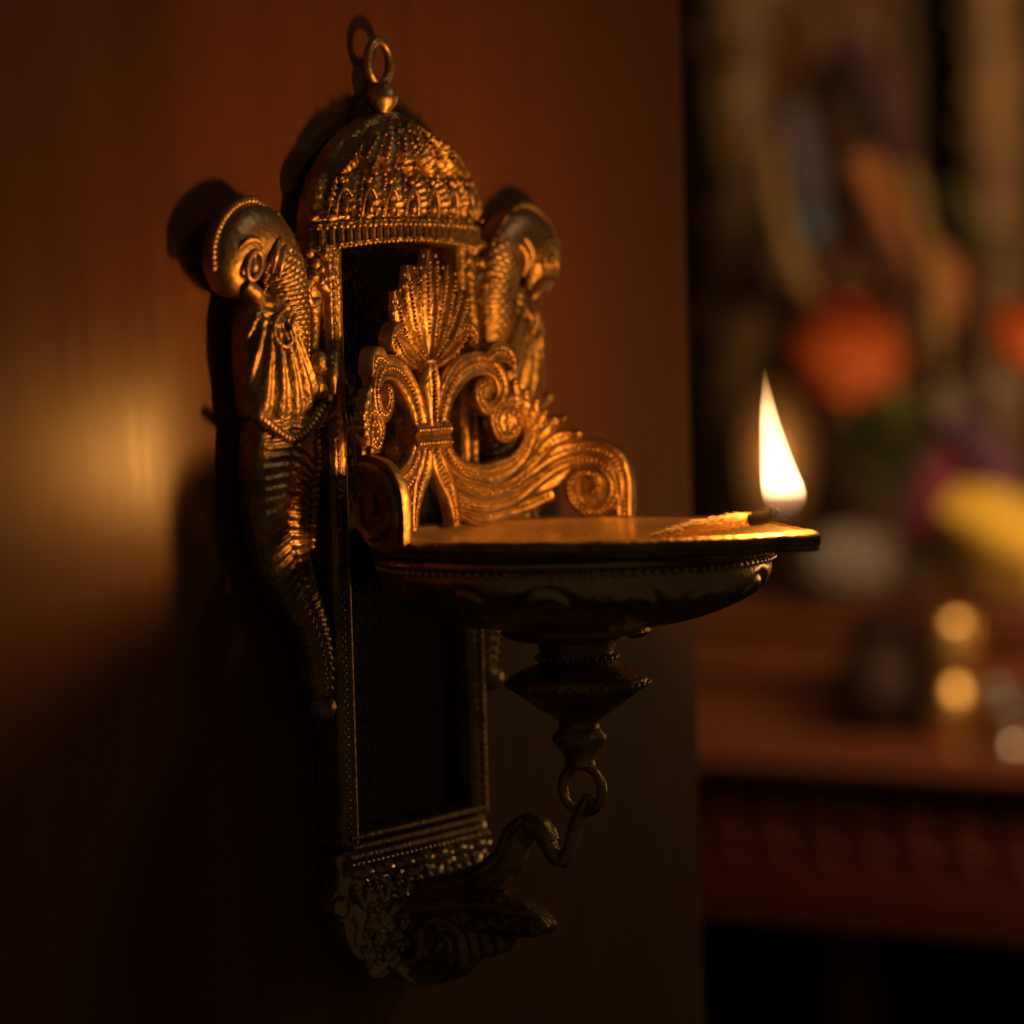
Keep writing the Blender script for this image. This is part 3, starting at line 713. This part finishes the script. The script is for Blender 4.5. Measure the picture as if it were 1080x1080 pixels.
def f_body(mb):
    rows = []
    for z, rx, ry in [(-518, 170, 250), (-400, 165, 245), (-200, 150, 215), (0, 130, 190), (150, 120, 165), (250, 110, 150), (380, 105, 165), (480, 95, 170), (540, 75, 130), (575, 48, 62), (610, 44, 48), (640, 60, 58), (690, 82, 76), (750, 90, 82), (810, 84, 78), (860, 60, 58), (890, 20, 20), (895, 1, 1)]:
        rows.append([(sx + rx * math.cos(p) * (1 + 0.05 * math.cos(9 * p) * (z < 200)), -sy + ry * math.sin(p) * (1 + 0.05 * math.cos(9 * p) * (z < 200)), z) for p in np.linspace(0, 2 * math.pi, 40, endpoint=False)])
    mb.grid(rows, wrap_j=True)
    for s in (-1, 1):
        mb.tube([(sx, -sy + s * 140, 500), (sx - 30, -sy + s * 200, 380), (sx - 90, -sy + s * 190, 260), (sx - 170, -sy + s * 110, 290)], [48, 46, 38, 28], 14)
        mb.ball((sx - 190, -sy + s * 95, 300), (34, 26, 40), 12, 8)
spart('body', SKIN, f_body)
spart('hair', HAIR, lambda mb: mb.ball((sx + 20, -sy, 770), (98, 105, 135), 24, 16).tube([(sx + 60, -sy - 80, 760), (sx + 40, -sy - 130, 600), (sx + 40, -sy - 150, 420)], [60, 60, 30], 12).tube([(sx + 60, -sy + 80, 760), (sx + 40, -sy + 110, 600)], [60, 40], 12))
def drape(pts, wds, depth=30):
    def fn(mb):
        Q = catmull(pts, 40); W = interp(wds, 40); rows = []
        T = np.gradient(Q, axis=0); T /= np.linalg.norm(T, axis=1)[:, None]
        for i in range(40):
            m = np.array((0, -T[i][2], T[i][1])); m /= np.linalg.norm(m) + 1e-9
            front = [Q[i] + m * W[i] * v + np.array((-depth * (1 - v * v) - 6 * math.cos(v * 5), 0, 0)) for v in np.linspace(-1, 1, 25)]
            back = [Q[i] + m * W[i] * v + np.array((depth * 0.6, 0, 0)) for v in np.linspace(1, -1, 8)]
            rows.append([(p[0], -p[1], p[2]) for p in front + back])
        mb.grid(rows, wrap_j=True, caps=True)
    return fn
spart('orange_sash', CL['orange_silk'], drape([(4790, 2077, 586), (4760, 1969, 425), (4740, 1893, 327), (4740, 1828, 266), (4760, 1854, 159)], [45, 60, 75, 70, 40]))
spart('maroon_shawl', CL['maroon_silk'], drape([(4800, 2144, 891), (4790, 2071, 849), (4790, 2010, 762), (4790, 1974, 664), (4800, 1959, 604)], [45, 50, 55, 50, 20]))
spart('lilac_shawl', CL['lilac_silk'], drape([(4780, 2268, 728), (4770, 2240, 642), (4760, 2214, 543), (4780, 2219, 483)], [36, 42, 45, 36]))
spart('blue_border', CL['blue_silk'], drape([(4780, 2222, 476), (4760, 2200, 421), (4770, 2201, 385)], [32, 38, 24]))
GARL = plain('dry_flowers', (0.20, 0.11, 0.03), (0.40, 0.24, 0.08), 0.85, 60, 0.5)
GARG = plain('green_stems', (0.05, 0.048, 0.008), (0.1, 0.085, 0.015), 0.8, 60, 0.5)
def garland(pts, r, m, label):
    mb = MB(); L = np.linalg.norm(np.diff(catmull(pts, 60), axis=0), axis=1).sum()
    for p in catmull(pts, int(L / (r * 0.8))):
        for k in range(6):
            a = rnd.uniform(0, 6.28); mb.ball((p[0] + r * 0.5 * math.cos(a), -p[1] + r * 0.5 * math.sin(a), p[2] + rnd.uniform(-r, r) * 0.5), r * rnd.uniform(0.4, 0.62), 7, 5)
    o = mb.build('flower_garland', m); tag(o, label, 'garland', 'garlands hung on the shrine'); return o
garland([(4700, 2283, 642), (4690, 2263, 520), (4680, 2238, 410), (4670, 2201, 337), (4660, 2158, 251)], 24, GARL, 'dry golden flower garland hanging along the left side of the robed statue')
garland([(4720, 1891, 551), (4700, 1851, 408), (4690, 1815, 266), (4690, 1801, 77)], 21, GARL, 'dry golden flower garland hanging along the right side of the robed statue')
garland([(4900, 1866, 506), (4880, 1791, 395), (4870, 1722, 321), (4870, 1643, 295)], 26, GARG, 'greenish garland drooping from the right gilt pillar')

# flowers
MARI = plain('marigold_petals', (0.42, 0.066, 0.010), (0.58, 0.115, 0.018), 0.7, 40)
LEAF = plain('leaf_green', (0.05, 0.065, 0.008), (0.10, 0.12, 0.02), 0.55, 20)
WHITE = plain('white_petals', (0.36, 0.29, 0.22), (0.5, 0.42, 0.33), 0.7, 30)
def bloom(c, r, m, label, zs=0.9, dist=0.1):
    t = thing('marigold_flower', (c[0], -c[1], c[2] - r), label, 'flower', 'orange marigold blooms on the shrine')
    mb = MB(); n = 190
    for k in range(n):
        u = 1 - 2 * (k + 0.5) / n; a = k * 2.399963; s = math.sqrt(1 - u * u)
        d = np.array((s * math.cos(a), s * math.sin(a), u)); tq = np.cross(d, (0, 0, 1)); tq /= np.linalg.norm(tq) + 1e-6; bq = np.cross(d, tq)
        base = np.array((c[0], -c[1], c[2])) + d * r * 0.62 * np.array((1, 1, zs)); rows = []; f = rnd.uniform(0.75, 1.3)
        for q, wq, lift in ((0, 0.10, 0), (0.5, 0.2, 0.22 * f), (1, 0.16, 0.36 * f)):
            rows.append([tuple(base + d * r * lift + bq * r * (q - 0.5) * 0.42 + tq * r * wq * v + d * r * 0.04 * math.cos(v * 3)) for v in (-1, -0.4, 0.4, 1)])
        mb.grid(rows)
    mb.ball((c[0], -c[1], c[2]), (r * 0.66, r * 0.66, r * 0.66 * zs), 20, 14)
    o = mb.build('petals', m); o.parent = t; o.matrix_parent_inverse = Matrix.Translation(-t.location)
    mb = MB(); mb.tube([(c[0] + r * 0.2, -c[1], c[2] - r * 0.6), (c[0] + r * 0.4, -c[1] + r * 0.2, c[2] - r * 1.4), (c[0] + r * 0.4, -c[1] + r * 0.3, c[2] - r * 2.2)], [r * 0.16, r * 0.09, r * 0.09], 8)
    o = mb.build('stalk', LEAF); o.parent = t; o.matrix_parent_inverse = Matrix.Translation(-t.location)
bloom((4500, 1960, 103), 145, MARI, 'large round orange marigold bloom just right of the flame', 0.88)
bloom((4480, 1461, 140), 90, MARI, 'smaller orange marigold bloom cut by the right edge of the photo', 0.9)
def leaves(name, c, r, cnt, label, cat, m, sq=(1, 1, 1)):
    mb = MB()
    for k in range(cnt):
        d = np.array([rnd.gauss(0, 1) for _ in range(3)]); d /= np.linalg.norm(d); tq = np.cross(d, (0.2, 0.3, 1)); tq /= np.linalg.norm(tq)
        base = np.array((c[0], -c[1], c[2])) + d * r * rnd.uniform(0.1, 0.65) * np.array(sq); L = r * rnd.uniform(0.35, 0.6); rows = []
        nq = np.cross(d, tq)
        for q, wq in ((0, 0.02), (0.3, 0.2), (0.6, 0.2), (1, 0.01)):
            rows.append([tuple(base + d * L * q - nq * L * 0.35 * q * q + tq * L * wq * v + nq * L * 0.08 * abs(v)) for v in (-1, 0, 1)])
        mb.grid(rows)
    o = mb.build(name, m); tag(o, label, cat); return o
leaves('green_leaves', (4520, 1873, -131), 153, 150, 'dense bunch of dark green leaves under the large marigold bloom', 'leaves', LEAF, (0.9, 0.9, 0.95))
leaves('green_sprig', (4420, 1687, -392), 91, 50, 'small green leafy sprig below the magenta cloth', 'leaves', LEAF, (0.8, 1.2, 0.35))
for P_, r_, lab in (((4470, 1493, 51), 67, 'cream white flower below the smaller marigold bloom'), ((4500, 1682, -22), 59, 'cream white flower between the green leaves and the purple cloth')):
    o = leaves('white_flower', P_, r_, 70, lab, 'flower', WHITE); o['group'] = 'cream white flowers on the shrine'

# cloths and offerings
def cloth(name, pts, wds, m, label, depth=45):
    mb = MB(); drape(pts, wds, depth)(mb); o = mb.build(name, m); tag(o, label, 'cloth'); return o
cloth('magenta_cloth', [(4440, 1649, -141), (4420, 1683, -213), (4410, 1713, -293), (4420, 1738, -351)], [50, 66, 66, 30], CL['magenta_silk'], 'folded magenta silk cloth hanging beside the green leaves')
cloth('purple_cloth', [(4460, 1663, -73), (4440, 1582, -123), (4430, 1523, -190), (4440, 1499, -247)], [26, 45, 50, 30], CL['purple_silk'], 'purple silk cloth folded above the yellow cloth')
cloth('yellow_cloth', [(4330, 1599, -271), (4310, 1514, -300), (4300, 1424, -342), (4300, 1327, -381)], [62, 95, 110, 100], CL['yellow_silk'], 'bright yellow cloth lying across the altar step')
def f_plate(c, r, mb): mb.lathe([(0.1, c[2]), (r * 0.6, c[2]), (r, c[2] + r * 0.22), (r * 1.02, c[2] + r * 0.25), (r * 0.98, c[2] + r * 0.27), (r * 0.6, c[2] + r * 0.08), (0.1, c[2] + r * 0.07)], (c[0], -c[1]), 40)
SILV = metal('silver', (0.55, 0.52, 0.46), (0.9, 0.86, 0.76), 0.24, 0.05, 200, 1.0, 10)
cx, cy, cz = (4480, 1930, -421)
mb = MB(); f_plate((cx, cy, -518), 150, mb)
o = mb.build('silver_plate', SILV); tag(o, 'shallow silver plate on the altar step under the white bundle', 'plate')
mb = MB(); mb.blob([(-130, -40), (-140, 10), (-100, 60), (-30, 74), (40, 62), (110, 66), (150, 20), (140, -40), (60, -70), (-50, -68)], (0, 0), -40, 20, 50, lambda a, z, h: (cx - h, -cy + a, cz + z + 18), lambda a, z, t: 6 * math.sin(a * 0.12 + z * 0.05))
o = mb.build('white_bundle', CL['cream_cloth']); tag(o, 'greyish white cloth bundle behind the spout of the lamp', 'cloth bundle')
# brass pot and silver cups on the table
def vessel(name, c, prof, m, label, cat, group=None, neckpart=None):
    t = thing(name, (c[0], -c[1], -771), label, cat, group)
    mb = MB(); mb.lathe(prof, (c[0], -c[1]), 48); o = mb.build('body', m); o.parent = t; o.matrix_parent_inverse = Matrix.Translation(-t.location)
    if neckpart:
        mb = MB(); mb.lathe(neckpart, (c[0], -c[1]), 48); o = mb.build('rim', m); o.parent = t; o.matrix_parent_inverse = Matrix.Translation(-t.location)
COPPER = metal('dark_copper', (0.025, 0.010, 0.005), (0.05, 0.018, 0.008), 0.62, 0.1, 60, 0.4, 6)
GOLD = metal('bright_brass', (0.75, 0.46, 0.14), (0.95, 0.62, 0.22), 0.38, 0.05, 60, 1.0, 6)
pc = (4070, 1631, -612)
vessel('copper_pot', pc, [(0.1, -769), (70, -769), (78, -760), (110, -735), (128, -690), (126, -640), (104, -595), (74, -570), (66, -550), (72, -528), (66, -526), (60, -550), (60, -700), (0.1, -740)], COPPER, 'round dark copper pot standing on the altar table', 'pot', None,
       [(70, -530), (92, -514), (98, -506), (92, -500), (66, -522)])
pc = (4000, 1427, -597)
vessel('brass_tumbler', pc, [(0.1, -769), (50, -769), (57, -762), (60, -740), (61, -700), (59, -664), (48, -644), (42, -632), (48, -620), (59, -602), (61, -560), (60, -510), (57, -490), (52, -486), (44, -620), (40, -740), (0.1, -745)], GOLD, 'tall polished brass tumbler right of the dark copper pot', 'tumbler', None,
       [(52, -490), (64, -482), (66, -476), (50, -480)])
for q, lab, k in (((3990, 1292, -677), 'silver cup standing behind the nearer silver cup', 1.0), ((3860, 1209, -701), 'silver cup standing nearest the front edge of the altar table', 0.85)):
    vessel('silver_cup', q, [(0.1, -769), (40 * k, -769), (44 * k, -760), (34 * k, -748), (50 * k, -720), (60 * k, -769 + 90 * k), (64 * k, -769 + 125 * k), (60 * k, -769 + 127 * k), (54 * k, -769 + 90 * k), (0.1, -735)], SILV, lab, 'cup', 'silver cups on the altar')
